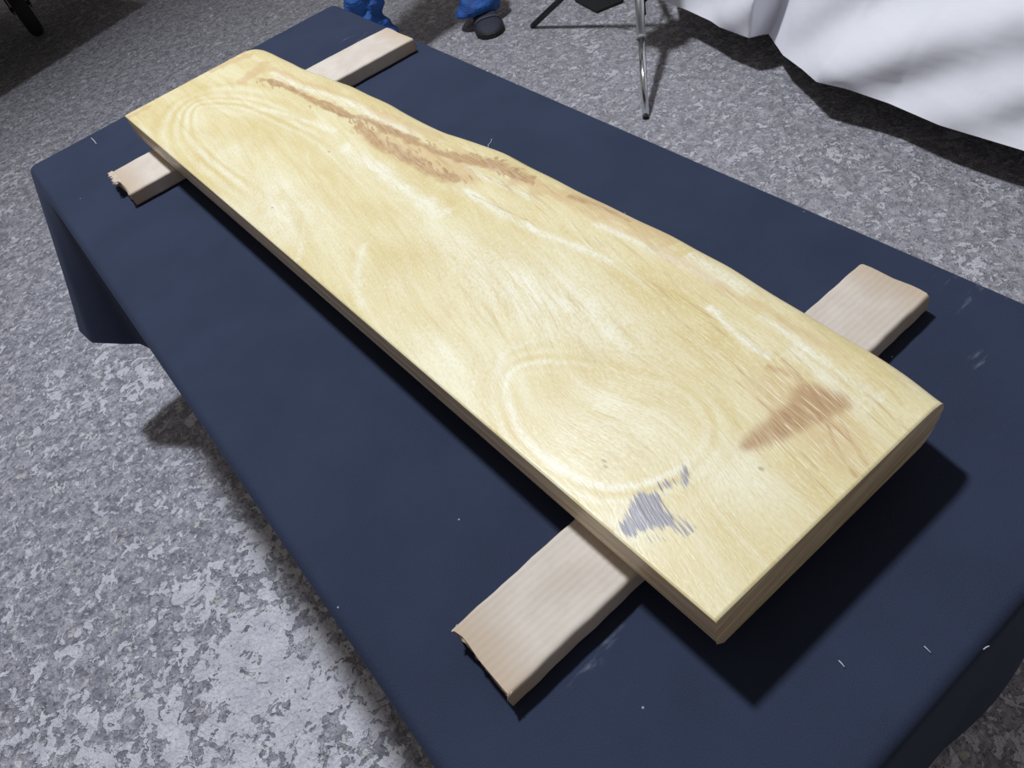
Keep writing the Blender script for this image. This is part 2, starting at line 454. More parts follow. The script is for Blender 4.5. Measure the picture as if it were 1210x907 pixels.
# ------------------------------------------------------------------ live edge slab
SZ0 = TABZ + CARD_H + .0004; STH = .058; SZ1 = SZ0 + STH
def wood_material():
    t = NT('pale_hardwood')
    g = t.attr('grain', 'Vector')
    fibre = t.noise(t.map(g, (30, 520, 1)), 1.0, 3, .6)          # long thin fibres
    fibre2 = t.noise(t.map(g, (16, 190, 1)), 1.0, 3, .6)
    thin = t.noise(t.map(g, (26, 900, 1)), 1.0, 2, .5)
    pores = t.noise(t.map(g, (110, 1500, 1)), 1.0, 2, .6)
    flake = t.noise(t.map(g, (170, 420, 1)), 1.0, 3, .65)
    cloud = t.noise(t.map(g, (6, 13, 1)), 1.0, 4, .6)
    blot = t.noise(t.map(g, (28, 60, 1)), 1.0, 3, .6)
    white, yellow, brown, grey, pink, dark, fan = (t.attr('m_' + k) for k in ('white', 'yellow', 'brown', 'grey', 'pink', 'dark', 'fan'))
    def soft(m, spread, noise, lo=.22, hi=.72):
        return t.ramp(t.math('ADD', m, t.math('MULTIPLY', t.math('SUBTRACT', noise, .5), spread)), lo, hi)
    f12 = t.math('ADD', t.math('MULTIPLY', fibre, .55), t.math('MULTIPLY', fibre2, .45))
    f3 = t.math('ADD', t.math('MULTIPLY', f12, .6), t.math('MULTIPLY', blot, .4))
    col = t.mix(t.ramp(cloud, .32, .68), (.635, .525, .265), (.71, .635, .40))
    col = t.mix(t.math('MULTIPLY', yellow, t.ramp(blot, .2, .7, .55, 1.0)), col, (.55, .41, .125))
    wf = t.math('MULTIPLY', white, t.ramp(t.math('ADD', t.math('MULTIPLY', flake, .5), t.math('MULTIPLY', blot, .5)), .36, .62, .35, .95))
    col = t.mix(wf, col, (.82, .81, .71))
    # slow bands of the figure
    band = t.noise(t.map(g, (3.2, 30, 1)), 1.0, 5, .62, 1.4)
    col = t.mix(t.ramp(band, .50, .34, 0, .30), col, (.56, .435, .165))
    col = t.mix(t.ramp(band, .52, .66, 0, .26), col, (.80, .775, .63))
    # shimmer of the figure
    col = t.mix(t.math('MULTIPLY', t.ramp(flake, .50, .70), .30), col, (.85, .81, .64))
    col = t.mix(t.math('MULTIPLY', t.ramp(flake, .47, .32), .34), col, (.56, .45, .21))
    col = t.mix(t.math('MULTIPLY', t.ramp(f12, .50, .35), .20), col, (.54, .42, .21))
    col = t.mix(t.math('MULTIPLY', soft(pink, .7, f3), .60), col, (.57, .39, .205))
    bm_ = soft(brown, 1.3, f3)
    col = t.mix(t.math('MULTIPLY', bm_, .88), col, t.mix(t.ramp(fibre, .35, .65), (.32, .175, .078), (.51, .335, .18)))
    # bright and dark rays
    col = t.mix(t.math('MULTIPLY', t.math('MULTIPLY', t.ramp(fibre2, .47, .30), fan), .80), col, (.49, .325, .17))
    col = t.mix(t.math('MULTIPLY', t.math('MULTIPLY', t.ramp(thin, .58, .67), fan), .75), col, (.86, .82, .66))
    gm = soft(grey, 1.9, fibre, .30, .62)
    col = t.mix(t.math('MULTIPLY', gm, .86), col, t.mix(t.ramp(thin, .38, .62), (.09, .09, .165), (.29, .285, .36)))
    col = t.mix(t.math('MULTIPLY', soft(dark, .5, f12), .6), col, (.24, .15, .085))
    col = t.mix(t.math('MULTIPLY', t.ramp(pores, .34, .27), .40), col, (.30, .22, .12))
    # sides: sawn face with darker heartwood bands, all lightened in place of fill light
    side = t.attr('m_side')
    sb = t.noise(t.map(g, (4, 90, 1)), 1.0, 4, .6)
    scol = t.mix(t.ramp(sb, .34, .66), (.56, .40, .26), (.88, .75, .53))
    scol = t.mix(t.math('MULTIPLY', t.ramp(fibre, .55, .4), .35), scol, (.42, .275, .17))
    col = t.mix(side, col, scol)
    h = t.math('ADD', t.math('MULTIPLY', fibre, .5), t.math('ADD', t.math('MULTIPLY', fibre2, .6), t.math('MULTIPLY', flake, .6)))
    m = t.out(col, t.ramp(fibre2, .3, .7, .34, .46), t.bump(h, .0006, .38))
    t.b.inputs['Specular IOR Level'].default_value = .5
    return m
WOOD = wood_material()

def build_slab():
    yf, yn = 1.603, .1745
    xl = lambda y: np.interp(y, [yn, yf], [.1845, .1490])
    ry = [.1745, .184, .207, .257, .344, .449, .53, .675, .78, .857, .909, .973, 1.053, 1.135, 1.268, 1.428, 1.54, 1.575, 1.592, 1.600, 1.603]
    rx = [.4895, .492, .497, .503, .507, .515, .516, .510, .508, .5075, .501, .489, .484, .4855, .479, .460, .456, .453, .449, .444, .438]
    yy = np.linspace(yn - .1, yf + .1, 1600)
    mid_ = np.interp(yy, ry, rx); kern = np.exp(-(np.arange(-40, 41) / 16.) ** 2); kern /= kern.sum()
    smo = np.convolve(np.pad(mid_, 40, 'edge'), kern, 'valid'); wgt = sstep(1.52, 1.585, yy); smo = smo * (1 - wgt) + mid_ * wgt
    xr = lambda y: np.interp(y, yy, smo) + .0004 * np.sin(y * 61)
    nu = 900
    us = np.linspace(0, 1, nu); ys = yn + (yf - yn) * us
    # finer stations at the ends
    ys[0] = yn; ys[-1] = yf
    rp = np.array([(-.036, .0580), (-.030, .0578), (-.024, .0573), (-.018, .0563), (-.012, .0546), (-.0075, .0520), (-.0035, .0478), (-.001, .0430), (0, .0370), (-.001, .0300),
                   (-.0035, .0220), (-.007, .0140), (-.011, .0075), (-.016, .0030), (-.023, .0005), (-.030, 0)])
    nt = 190
    V, A = [], []
    ncol = nt + len(rp) + 2
    for y in ys:
        a, b = float(xl(y)), float(xr(y))
        xt = np.linspace(a + .0015, b + rp[0, 0], nt, endpoint=False)
        px = np.r_[a, xt, b + rp[:, 0], a + .009]; pz = np.r_[STH - .0014, np.full(nt, STH), rp[:, 1], 0]
        arc = np.r_[0, np.cumsum(np.hypot(np.diff(px), np.diff(pz)))]
        V.append(np.c_[px, np.full(ncol, y), pz + SZ0]); A.append(arc + a)
    # small rounding of the top arris at both ends
    V[0][:nt + 6, 2] -= .0014; V[-1][:nt + 6, 2] -= .0014
    V = np.vstack(V); A = np.concatenate(A); n_top = len(V)
    F = grid_faces(nu, ncol)
    # masks --------------------------------------------------------------
    P = np.c_[A, V[:, 1]]                                    # unrolled across, along
    topm = np.ones(n_top)
    pp = lambda pts: np.array([tuple(at(px, py, SZ1))[:2] for px, py in pts])
    M = {k: np.zeros(n_top) for k in ('white', 'yellow', 'brown', 'grey', 'pink', 'dark', 'fan')}
    NZ = fbm(P[:, 0] * 90, P[:, 1] * 45, 3)
    def stroke(kind, pts, w, amt, fade=True):
        d, par = seg_dist(P, chaikin(pp(pts), False)); d = np.maximum(d + w * .7 * NZ, 0); s = np.exp(-(d / w) ** 2) * amt
        if fade: s = s * sstep(0, .12, par) * sstep(1, .88, par)
        M[kind] = np.maximum(M[kind], s)
    def poly(kind, pts, soft_, amt):
        d = sdf(P, chaikin(pp(pts), True, 1)); M[kind] = np.maximum(M[kind], amt * sstep(soft_, -soft_, d))
    def blob(kind, px, py, rx_, ry_, ang, amt):
        c = pp([(px, py)])[0]; q = P - c; ca, sa = math.cos(ang), math.sin(ang)
        u = (q[:, 0] * ca + q[:, 1] * sa) / rx_; v = (-q[:, 0] * sa + q[:, 1] * ca) / ry_
        M[kind] = np.maximum(M[kind], amt * np.exp(-(u * u + v * v)))
    # brown heartwood along the live edge
    stroke('brown', [(296, 92), (318, 94), (345, 105), (373, 119), (400, 131), (436, 142), (464, 155), (500, 172), (530, 183), (562, 190), (590, 199), (615, 207), (632, 217)], .0095, .86)
    stroke('brown', [(418, 147), (436, 163), (473, 184), (511, 202), (548, 216)], .015, .60)
    frng = np.random.default_rng(11)
    for line, cnt, ln, am in (([(418, 143), (436, 158), (473, 179), (511, 197), (552, 214)], 110, .030, .88), ([(556, 184), (587, 195), (615, 205), (634, 216)], 70, .022, .88), ([(300, 96), (345, 106), (400, 131), (464, 156), (530, 184)], 70, .022, .66)):
        q_ = pp(line)
        for _ in range(cnt):
            k_ = frng.random() * (len(q_) - 1); i_ = int(k_); c_ = q_[i_] + (q_[i_ + 1] - q_[i_]) * (k_ - i_) + frng.normal(0, .006, 2)
            l_ = ln * frng.uniform(.5, 1.2); dv = np.array([-.30, -1.0]) * l_ * .5
            bend = np.array([frng.normal(0, .002), 0])
            pts_ = np.array([c_ - dv, c_ + bend, c_ + dv])
            sel = (np.abs(P[:, 0] - c_[0]) < .04) & (np.abs(P[:, 1] - c_[1]) < .05)
            d_, par_ = seg_dist(P[sel], pts_); v_ = np.exp(-(d_ / .0020) ** 2) * am * frng.uniform(.6, 1.1) * sstep(0, .25, par_) * sstep(1, .6, par_)
            M['brown'][sel] = np.maximum(M['brown'][sel], v_)
    poly('pink', [(415, 140), (470, 160), (540, 186), (570, 205), (560, 222), (515, 208), (470, 192), (430, 170)], .018, .80)
    stroke('brown', [(556, 186), (587, 196), (615, 206), (630, 214)], .012, .80)
    stroke('pink', [(600, 205), (640, 222), (669, 230), (706, 241), (742, 260), (775, 272), (800, 290)], .016, .95)
    stroke('brown', [(670, 228), (700, 240), (725, 250), (748, 262)], .007, .60)
    stroke('pink', [(300, 72), (330, 84), (360, 98), (410, 113), (470, 140), (540, 170)], .010, .62)
    stroke('pink', [(245, 84), (275, 70), (300, 65)], .016, .95)
    stroke('pink', [(152, 138), (174, 127)], .010, .9, False)
    stroke('pink', [(280, 100), (300, 88), (312, 72)], .024, .8)
    stroke('dark', [(548, 198), (575, 208), (605, 224), (632, 236)], .0018, .5)
    stroke('dark', [(555, 228), (580, 240), (606, 252), (626, 261)], .0018, .5)
    stroke('dark', [(372, 122), (392, 132), (420, 141)], .0025, .5)
    stroke('dark', [(850, 372), (885, 404), (920, 428)], .0022, .45)
    # pale streaks
    for pts, w, a in (([(545, 222), (569, 236), (605, 260), (651, 279), (696, 296), (730, 312)], .006, .95), ([(548, 197), (575, 209), (605, 222), (628, 236)], .005, .8),
                      ([(700, 262), (742, 280), (778, 297), (812, 315), (849, 335)], .0045, .9), ([(812, 298), (829, 309), (859, 327), (885, 346)], .010, .8),
                      ([(835, 360), (850, 374), (869, 392), (890, 410), (912, 425)], .0048, 1.0), ([(893, 370), (929, 392), (958, 418), (998, 446), (1040, 478)], .0055, .95),
                      ([(318, 84), (345, 98), (372, 108), (410, 118), (450, 140), (500, 163)], .009, .85), ([(300, 126), (350, 138), (400, 156)], .006, .7),
                      ([(930, 410), (985, 445), (1040, 480)], .012, .7), ([(400, 170), (440, 196), (470, 216), (500, 240), (530, 256)], .014, .8)):
        stroke('white', pts, w, a)
    # broad pale and yellow areas; the middle pale ones paint in white sheen
    for b in ((640, 350, .055, .16, .15, .85), (690, 385, .04, .10, .2, .8), (720, 490, .06, .07, 0, .55), (330, 250, .05, .11, .1, .7), (275, 180, .035, .05, 0, .45), (470, 330, .03, .05, 0, .35),
              (540, 430, .05, .10, .1, .45), (870, 560, .03, .05, .3, .55), (560, 300, .03, .12, .1, .65), (330, 225, .03, .09, .1, .6), (740, 620, .02, .025, 0, .6)):
        blob('white', *b)
    for b in ((775, 345, .035, .10, .05, .8), (830, 400, .03, .05, .2, .75), (595, 300, .02, .09, .1, .5), (350, 300, .03, .06, 0, .45), (700, 295, .02, .07, .05, .55), (660, 455, .03, .03, 0, .5),
              (900, 430, .03, .05, 0, .4), (250, 150, .04, .05, 0, .35), (850, 640, .05, .05, 0, .4), (440, 250, .03, .05, 0, .3), (520, 240, .02, .05, .1, .45), (960, 560, .04, .04, 0, .4), (500, 310, .035, .06, 0, .4)):
        blob('yellow', *b)
    # growth rings round the two cathedral figures
    r1 = pp([(615, 431), (599, 445), (600, 470), (612, 500), (630, 525), (661, 552), (697, 569), (734, 575), (779, 564), (815, 545), (835, 515), (832, 490), (810, 466), (788, 454), (752, 443), (706, 433), (652, 425)])
    d = sdf(P, chaikin(r1, True)) + .004 * fbm(P[:, 0] * 30, P[:, 1] * 14)
    ring = np.exp(-(d / .0045) ** 2) * 1.1 + np.exp(-((d - .016) / .004) ** 2) * .5 + np.exp(-((d + .014) / .005) ** 2) * .4
    M['white'] = np.maximum(M['white'], ring * (.30 + .55 * sstep(.34, .22, P[:, 0])))
    M['yellow'] = np.maximum(M['yellow'], .5 * np.exp(-((d - .008) / .0035) ** 2) + .35 * np.exp(-((d - .026) / .006) ** 2))
    r2 = pp([(340, 140), (300, 122), (257, 119), (230, 122), (219, 138), (222, 162), (236, 180), (262, 202), (300, 228), (340, 262), (420, 300), (470, 300), (460, 240), (400, 170)])
    d = sdf(P, chaikin(r2, True, 3)) + .005 * fbm(P[:, 0] * 26, P[:, 1] * 10)
    farw = sstep(.95, 1.2, P[:, 1])
    farw = farw * np.clip(.75 + .8 * fbm(P[:, 0] * 14, P[:, 1] * 8, 2), .15, 1.1) * sstep(.42, .33, P[:, 0] - .10 * (P[:, 1] - 1.35))
    for dd, w_, aw, ay in ((-.030, .008, .30, 0), (-.017, .005, .6, 0), (-.008, .005, 0, .65), (0, .0055, .75, 0), (.010, .005, 0, .6), (.018, .006, .45, 0), (.030, .008, 0, .5), (.042, .008, .35, 0), (.058, .01, 0, .45)):
        e = np.exp(-((d - dd) / w_) ** 2) * farw
        if aw: M['white'] = np.maximum(M['white'], e * aw)
        if ay: M['yellow'] = np.maximum(M['yellow'], e * ay)
    for pts in ([(332, 262), (352, 235), (360, 260), (356, 290), (352, 310)], [(432, 366), (422, 340), (424, 310), (432, 285)], [(605, 470), (585, 440), (592, 415), (640, 400)]):
        stroke('white', pts, .006, .6)
    # brown patch and its rays at the wide end
    poly('brown', [(868, 527), (883, 535), (923, 526), (946, 512), (976, 499), (992, 490), (1012, 482), (1004, 465), (977, 457), (952, 448), (937, 456), (936, 471), (905, 489), (885, 509)], .013, .72)
    for pts, w in (([(905, 430), (925, 438), (950, 449)], .006), ([(976, 496), (985, 520), (1000, 548), (1016, 566)], .0032), ([(990, 488), (1002, 510), (1010, 530), (1028, 552)], .0032)):
        stroke('brown', pts, w, .46); stroke('pink', pts, w * 2.4, .5)
    poly('pink', [(868, 430), (930, 425), (1010, 465), (1045, 530), (1010, 580), (950, 545), (890, 500)], .035, .56)
    poly('fan', [(800, 385), (850, 370), (930, 410), (1020, 460), (1080, 480), (1010, 575), (960, 600), (900, 540), (870, 480)], .03, 1.0)
    poly('fan', [(430, 150), (560, 190), (650, 225), (640, 275), (560, 235), (470, 195)], .02, .55)
    stroke('fan', [(300, 85), (420, 118), (560, 180), (700, 245), (860, 335), (1000, 420), (1080, 470)], .02, .5)
    blob('fan', 640, 370, .05, .12, .15, .5); stroke('fan', [(560, 215), (660, 265), (780, 330), (850, 385)], .022, .7)
    blob('fan', 720, 520, .06, .07, 0, .35)
    # grey stain
    poly('grey', [(731, 626), (742, 606), (753, 580), (764, 583), (778, 582), (784, 598), (800, 614), (790, 624), (772, 622), (748, 632)], .010, .95)
    stroke('grey', [(765, 588), (795, 612), (820, 630)], .008, .40)
    stroke('grey', [(735, 620), (760, 632), (790, 640)], .006, .30)
    poly('grey', [(803, 546), (817, 550), (822, 564), (808, 576)], .010, .66); stroke('grey', [(775, 575), (790, 572), (800, 565)], .006, .42)
    stroke('pink', [(715, 614), (724, 624)], .006, .6, False)
    for px, py in ((505, 166), (389, 179), (322, 245), (714, 544), (716, 551), (900, 553), (492, 119)):
        blob('dark', px, py, .0024, .0045, .2, .75)
    # warped grain ---------------------------------------------------------
    x, y = P[:, 0], P[:, 1]
    yt = np.linspace(0, 1.8, 400); tilt = np.interp(yt, [.15, .3, .45, .8, 1.2, 1.6], [.14, .22, .22, .15, .12, .06]); Phi = np.r_[0, np.cumsum((tilt[1:] + tilt[:-1]) / 2 * np.diff(yt))]
    warp = -np.interp(y, yt, Phi) + .016 * fbm(x * 7, y * 3.0, 3) + .005 * fbm(x * 30 + 5, y * 9, 2)
    c1 = pp([(715, 500)])[0]; dd = np.hypot((x - c1[0]) * 1.0, (y - c1[1]) * .7); warp += .03 * np.exp(-(dd / .09) ** 2) * np.sin(np.clip((y - c1[1]) * 18, -1.5, 1.5))
    G = np.c_[y + .01 * fbm(x * 12, y * 4, 2), x + warp, np.zeros(n_top)]
    side = sstep(STH * .62, STH * .25, V[:, 2] - SZ0) * .6
    rim = sstep(STH - .001, STH - .010, V[:, 2] - SZ0)                 # bark side of the rim
    M['pink'] = np.maximum(M['pink'], rim * (.45 + .35 * sstep(.5, 1.2, V[:, 1])))
    for py_, pts in ((0, [(640, 225), (720, 262), (800, 305), (880, 355)]), (1, [(430, 125), (500, 158), (560, 184)]), (2, [(870, 345), (940, 385), (1010, 430)])):
        stroke('pink', pts, .010, .55)
    M['white'] *= 1
    # left sawn face -------------------------------------------------------
    zs = np.array([STH - .0014, STH - .010, STH * .6, .016, .0115, 0]); off = np.array([0, 0, 0, .0, .0015, .009])
    VL = np.vstack([np.c_[xl(ys) + o, ys, np.full(nu, SZ0 + z)] for z, o in zip(zs, off)])
    o1 = len(V); F += [(a, d_, c, b) for a, b, c, d_ in grid_faces(len(zs), nu, o1)]
    GL = np.c_[VL[:, 1], VL[:, 2] * 1.3 + .006 * np.sin(VL[:, 1] * 5) + .03 * (VL[:, 1]), np.zeros(len(VL))]
    # end faces ------------------------------------------------------------
    VC, GC = [], []
    o2 = o1 + len(VL)
    for e, row in ((0, 0), (1, nu - 1)):
        ringv = V[row * ncol:(row + 1) * ncol]; low = np.array([[float(xl(ys[row])), ys[row], SZ0 + .0115]])
        rv = np.vstack([ringv, low]); s = o2 + len(np.vstack(VC)) if VC else o2
        VC.append(rv); u = (rv[:, 0] - .18) / .31
        GC.append(np.c_[rv[:, 0] * .9, (rv[:, 2] - SZ0) * 1.1 - .05 * u + .3, np.zeros(len(rv))])
        idx = list(range(s, s + len(rv)))
        F.append(idx if e == 0 else idx[::-1])
    VC = np.vstack(VC); GC = np.vstack(GC)
    VV = np.vstack([V, VL, VC]); GG = np.vstack([G, GL, GC])
    attrs = {'grain': GG, 'm_side': np.r_[side, np.ones(len(VL)) * .95, np.ones(len(VC)) * .9]}
    for k, a in M.items(): attrs['m_' + k] = np.r_[a, np.zeros(len(VL) + len(VC))]
    o = mesh_obj('wood_slab', VV, F, WOOD, loc=(.33, .89, SZ0), attrs=attrs)
    # flat end faces
    o.data.polygons[-1].use_smooth = False; o.data.polygons[-2].use_smooth = False
    tag(o, 'pale yellow live edge wood slab with brown streaks lying on cardboard strips', 'wood slab')
build_slab()

# ------------------------------------------------------------------ white covered table beyond
def white_material():
    t = NT('white_sheet'); p = t.pos()
    f = t.noise(p, 6, 4, .6)
    return t.out(t.mix(f, (.74, .74, .80), (.80, .80, .86)), .75, t.bump(t.noise(p, 14, 3), .006, .35), Sheen_Weight=.1)
WHITE = white_material()
WX0, WX1, WY0, WY1 = 2.14, 2.95, -.25, 1.86
hem_px = [(1330, 222, .12), (1270, 200, .12), (1210, 178, .125), (1160, 163, .125), (1110, 148, .12), (1050, 122, .12), (1000, 105, .13), (965, 97, .13), (948, 82, .12), (925, 65, .10), (908, 40, .085), (897, 42, .10), (885, 45, .13), (866, 38, .13), (850, 32, .13), (840, 25, .13), (812, 12, .125), (780, 0, .12)]
hem_w = np.array([tuple(at(*q)) for q in hem_px])
def white_hem(P, N):
    B = np.c_[P + N * .16, np.full(len(P), .13)]
    s = P[:, 1] * 13 + P[:, 0] * 11
    B[:, :2] += N * (.03 * np.sin(s))[:, None]
    left = np.abs(P[:, 0] - WX0) < .0225
    # walk the hem seen in the photograph from the near end to the far end
    y = P[:, 1]
    seg = np.r_[0, np.cumsum(np.hypot(*np.diff(hem_w[:, :2], axis=0).T))]; tot = seg[-1]
    ya, yb = .38, WY1
    u = np.clip((y - ya) / (yb - ya), 0, 1) * tot
    m = left & (y > ya)
    for k in range(3): B[m, k] = np.interp(u[m], seg, hem_w[:, k])
    m2 = left & (y <= ya)
    B[m2, 0] = hem_w[0, 0] + .02 * np.sin((ya - y[m2]) * 14); B[m2, 1] = hem_w[0, 1] + (y[m2] - ya)
    far = np.abs(P[:, 1] - WY1) < .0225; m3 = far & ~left
    k = np.clip((P[:, 0] - WX0) / .5, 0, 1)
    e = hem_w[-1]
    B[m3, 0] = np.maximum(e[0] + .02 + (P[m3, 0] - WX0) * 1.0, 0); B[m3, 1] = e[1] + .10 * np.minimum(k[m3] * 5, 1) - .10 * k[m3] + .02 * np.sin(P[m3, 0] * 17)
    return B
_seg = np.r_[0, np.cumsum(np.hypot(*np.diff(hem_w[:, :2], axis=0).T))]
_yr = .38 + _seg / _seg[-1] * (WY1 - .38)
def white_fold(q, P, N, t):
    w = math.sin(math.pi * t) ** .5 if 0 < t < 1 else 0
    y = P[:, 1] + P[:, 0] * .3; x0_ = WX0 * .3
    a = .016 * np.sin(P[:, 1] * 23 + P[:, 0] * 19 - 5 * t) + .014 * fbm(P[:, 1] * 7 + 3, np.full(len(P), t * 4), 2)
    for yr, lean, amp, wd in ((_yr[14], .55, .04, .075), (_yr[7], .75, .055, .12), (_yr[4], .8, .035, .10), (_yr[1], .8, .045, .12), (-.05, .6, .04, .1)):
        d = (y - x0_ - (yr - lean * (1 - t))) / wd
        a = a + amp * (np.exp(-d * d) - .5 * np.exp(-((d - 1.5) / .9) ** 2))
    q = q.copy(); q[:, :2] += N * (a * w)[:, None]
    return q
wc = draped_cloth('white_sheet', WX0, WX1, WY0, WY1, .72, white_hem, WHITE, 130, (2.5, .8, .1), rows=22, fold=white_fold, power=.8)
tag(wc, 'white sheet draped in soft folds over a table, hem just above the floor', 'sheet')
tw = empty('display_table', ((WX0 + WX1) / 2, (WY0 + WY1) / 2, 0)); tag(tw, 'table hidden under the draped white sheet', 'table')
wx, wy = (WX1 - WX0) / 2, (WY1 - WY0) / 2
bm_obj('table_top', bm_box((-wx + .05, -wy + .05, .68), (wx - .05, wy - .05, .715), .004), BOARD, tw)
for sx in (-1, 1):
    for sy in (-1, 1):
        v, f = tube([(sx * (wx - .12), sy * (wy - .14), .68), (sx * (wx - .12), sy * (wy - .14), 0)], .014, 12)
        mesh_obj('leg', v, f, GREYMETAL, tw)

# ------------------------------------------------------------------ tripod stand
CHROME = plain('chrome', (.75, .77, .80), .16, 1.0)
BLACKM = plain('black_enamel', (.012, .012, .014), .4)
RUBBER = plain('black_rubber', (.018, .018, .019), .75, 0, 40, .3)
FABRIC = plain('black_nylon', (.016, .016, .018), .7, 0, 90, .3)
hub = Vector((1.90, 2.046, .385))
st = empty('tripod_stand', (hub.x, hub.y, 0)); tag(st, 'tripod stand with chrome leg standing between the navy table and the white sheet', 'stand')
loc = lambda p: tuple(Vector(p) - Vector((hub.x, hub.y, 0)))
feet = [Vector((1.543, 1.687, .012)), Vector((1.771, 2.537, .012)), Vector((2.24, 2.33, .012))]
for i, ft in enumerate(feet):
    top = hub + (ft - hub).normalized() * .02
    mt = CHROME if i == 0 else BLACKM
    r_ = .0112 if i == 0 else .011
    colr = ft.lerp(top, .43)
    v, f = tube([loc(ft), loc(colr)], r_, 16); lg = mesh_obj('leg', v, f, mt, st)
    if i == 0:
        v, f = tube([loc(colr), loc(top)], .0150, 16); mesh_obj('upper_leg', v, f, plain('satin_steel', (.55, .56, .58), .35, 1.0), st)
        a = ft.lerp(top, .415)
        v, f = tube([loc(a), loc(colr)], .0160, 16); mesh_obj('collar', v, f, plain('grey_plastic', (.25, .25, .26), .5), st)
    else:
        v, f = tube([loc(colr), loc(top)], .013, 14); mesh_obj('upper_leg', v, f, mt, st)
    d = (top - ft).normalized()
    v, f = tube([loc(ft - d * .012), loc(ft - d * .004)], r_ * .9, 14)
    ftp = mesh_obj('rubber_foot', v, f, RUBBER, lg)
    # brace from the middle of the leg to the sliding collar on the pole
    m_ = ft.lerp(top, .62); v, f = tube([loc(m_), loc(Vector((hub.x, hub.y, .17)))], .004, 8); mesh_obj('brace', v, f, BLACKM, st)
v, f = tube([loc((hub.x, hub.y, .10)), loc((hub.x, hub.y, 1.9))], .013, 16); mesh_obj('pole', v, f, BLACKM, st)
v, f = tube([loc((hub.x, hub.y, .355)), loc((hub.x, hub.y, .365)), loc((hub.x, hub.y, .42)), loc((hub.x, hub.y, .43))], [.024, .032, .032, .02], 18); mesh_obj('hub', v, f, BLACKM, st)
v, f = tube([loc((hub.x, hub.y, .15)), loc((hub.x, hub.y, .19))], .022, 16); mesh_obj('lower_collar', v, f, BLACKM, st)
v, f = tube([loc((hub.x, hub.y, .39)), loc((hub.x - .045, hub.y - .02, .39))], [.006, .012], 10); mesh_obj('knob', v, f, BLACKM, st)

# unseen bag on the stand, added for its floor shadow, and the small pouch on the floor
def shadow_bag(rows, at_, rz):
    """soft weight bag hung from the stand, out of view"""
    n = 28; R_ = Matrix.Rotation(rz, 4, 'Z'); o_ = Vector(loc(at_)); V = []
    for z, hx, hy, pw in rows:
        for j in range(n):
            a = 2 * math.pi * j / n; c, s = math.cos(a), math.sin(a)
            V.append(tuple(R_ @ Vector((hx * math.copysign(abs(c) ** pw, c), hy * math.copysign(abs(s) ** pw, s), z)) + o_))
    F = grid_faces(len(rows), n, 0, True); F.append(tuple(range(n - 1, -1, -1))); F.append(tuple((len(rows) - 1) * n + j for j in range(n)))
    body_ = mesh_obj('shadow_bag', V, F, FABRIC, st); body_['label'] = 'black fabric weight bag, unseen, added to cast a floor shadow'
    for sy in (-.04, .04):
        pts = [tuple(R_ @ Vector(p) + o_) for p in ((.0, sy, .18), (.06, sy * .8, .215), (.118, sy * .4, .235), (.135, 0, .23))]
        v, f = tube(pts, .005, 8); mesh_obj('strap', v, f, FABRIC, body_)
shadow_bag([(0, .02, .03, .6), (.008, .05, .075, .6), (.05, .062, .085, .6), (.12, .058, .08, .6), (.17, .045, .07, .6), (.19, .015, .05, .7)], (1.775, 2.005, .47), .2)
b0 = at(705, 17, 0); b1 = at(679, 3, 0); b2 = at(738, 3, 0)
root = empty('equipment_pouch', (b0.x, b0.y, 0)); tag(root, 'small black pointed pouch on the floor behind the tripod stand', 'pouch')
u, w = (b1 - b0), (b2 - b0)
base = [Vector((0, 0, 0)), w * 1.0, w + u, u * 1.0]
cc = (w + u) / 2
V = [tuple(p * .94 + cc * .06) for p in base] + [tuple(p + Vector((0, 0, .012))) for p in base] + [tuple(p * .6 + cc * .4 + Vector((0, 0, .085))) for p in base] + [tuple(p * .25 + cc * .75 + Vector((0, 0, .10))) for p in base]
F = [(3, 2, 1, 0)] + grid_faces(4, 4, 0, True) + [(12, 13, 14, 15)]
mesh_obj('pouch_body', V, F, FABRIC, root, False)
v, f = tube([tuple(cc + Vector((-.03, 0, .095))), tuple(cc + Vector((-.015, 0, .13))), tuple(cc + Vector((.015, 0, .13))), tuple(cc + Vector((.03, 0, .095)))], .004, 8); mesh_obj('carry_loop', v, f, FABRIC, root)

# ------------------------------------------------------------------ person in blue work clothes behind the table
def skin_mesh(name, nodes, edges, mat, parent, root_i=0, sub=2):
    me = bpy.data.meshes.new(name); me.from_pydata([n[:3] for n in nodes], edges, [])
    o = bpy.data.objects.new(name, me); COL.objects.link(o)
    o.modifiers.new('skin', 'SKIN').use_smooth_shade = True
    sk = me.skin_vertices[0].data
    for i, n in enumerate(nodes):
        sk[i].radius = (n[3], n[4] if len(n) > 4 else n[3]); sk[i].use_root = (i == root_i)
    if sub: 
        m = o.modifiers.new('sub', 'SUBSURF'); m.levels = sub; m.render_levels = sub
    dg = bpy.context.evaluated_depsgraph_get(); ev = o.evaluated_get(dg); nm = bpy.data.meshes.new_from_object(ev)
    o.modifiers.clear(); o.data = nm; nm.materials.clear(); nm.materials.append(mat)
    nm.polygons.foreach_set('use_smooth', [True] * len(nm.polygons))
    if parent: o.parent = parent
    return o
SKIN = plain('skin', (.55, .34, .25), .5)
HAIR = plain('dark_hair', (.015, .012, .010), .6)
def trousers_material():
    t = NT('blue_work_trousers'); p = t.obj()
    f = t.noise(t.map(p, (14, 14, 9)), 1.0, 4, .6)
    return t.out(t.mix(t.ramp(f, .35, .65), (.010, .050, .21), (.022, .115, .42)), .75, t.bump(t.noise(t.map(p, (9, 9, 22)), 1.0, 3), .03, .8))
BLUE = trousers_material()
SHOE = plain('navy_canvas', (.022, .026, .042), .75, 0, 120, .35); SOLE = plain('black_sole', (.012, .012, .013), .7)
LINING = plain('shoe_trim', (.10, .105, .12), .7)
PX, PY = 1.455, 2.83
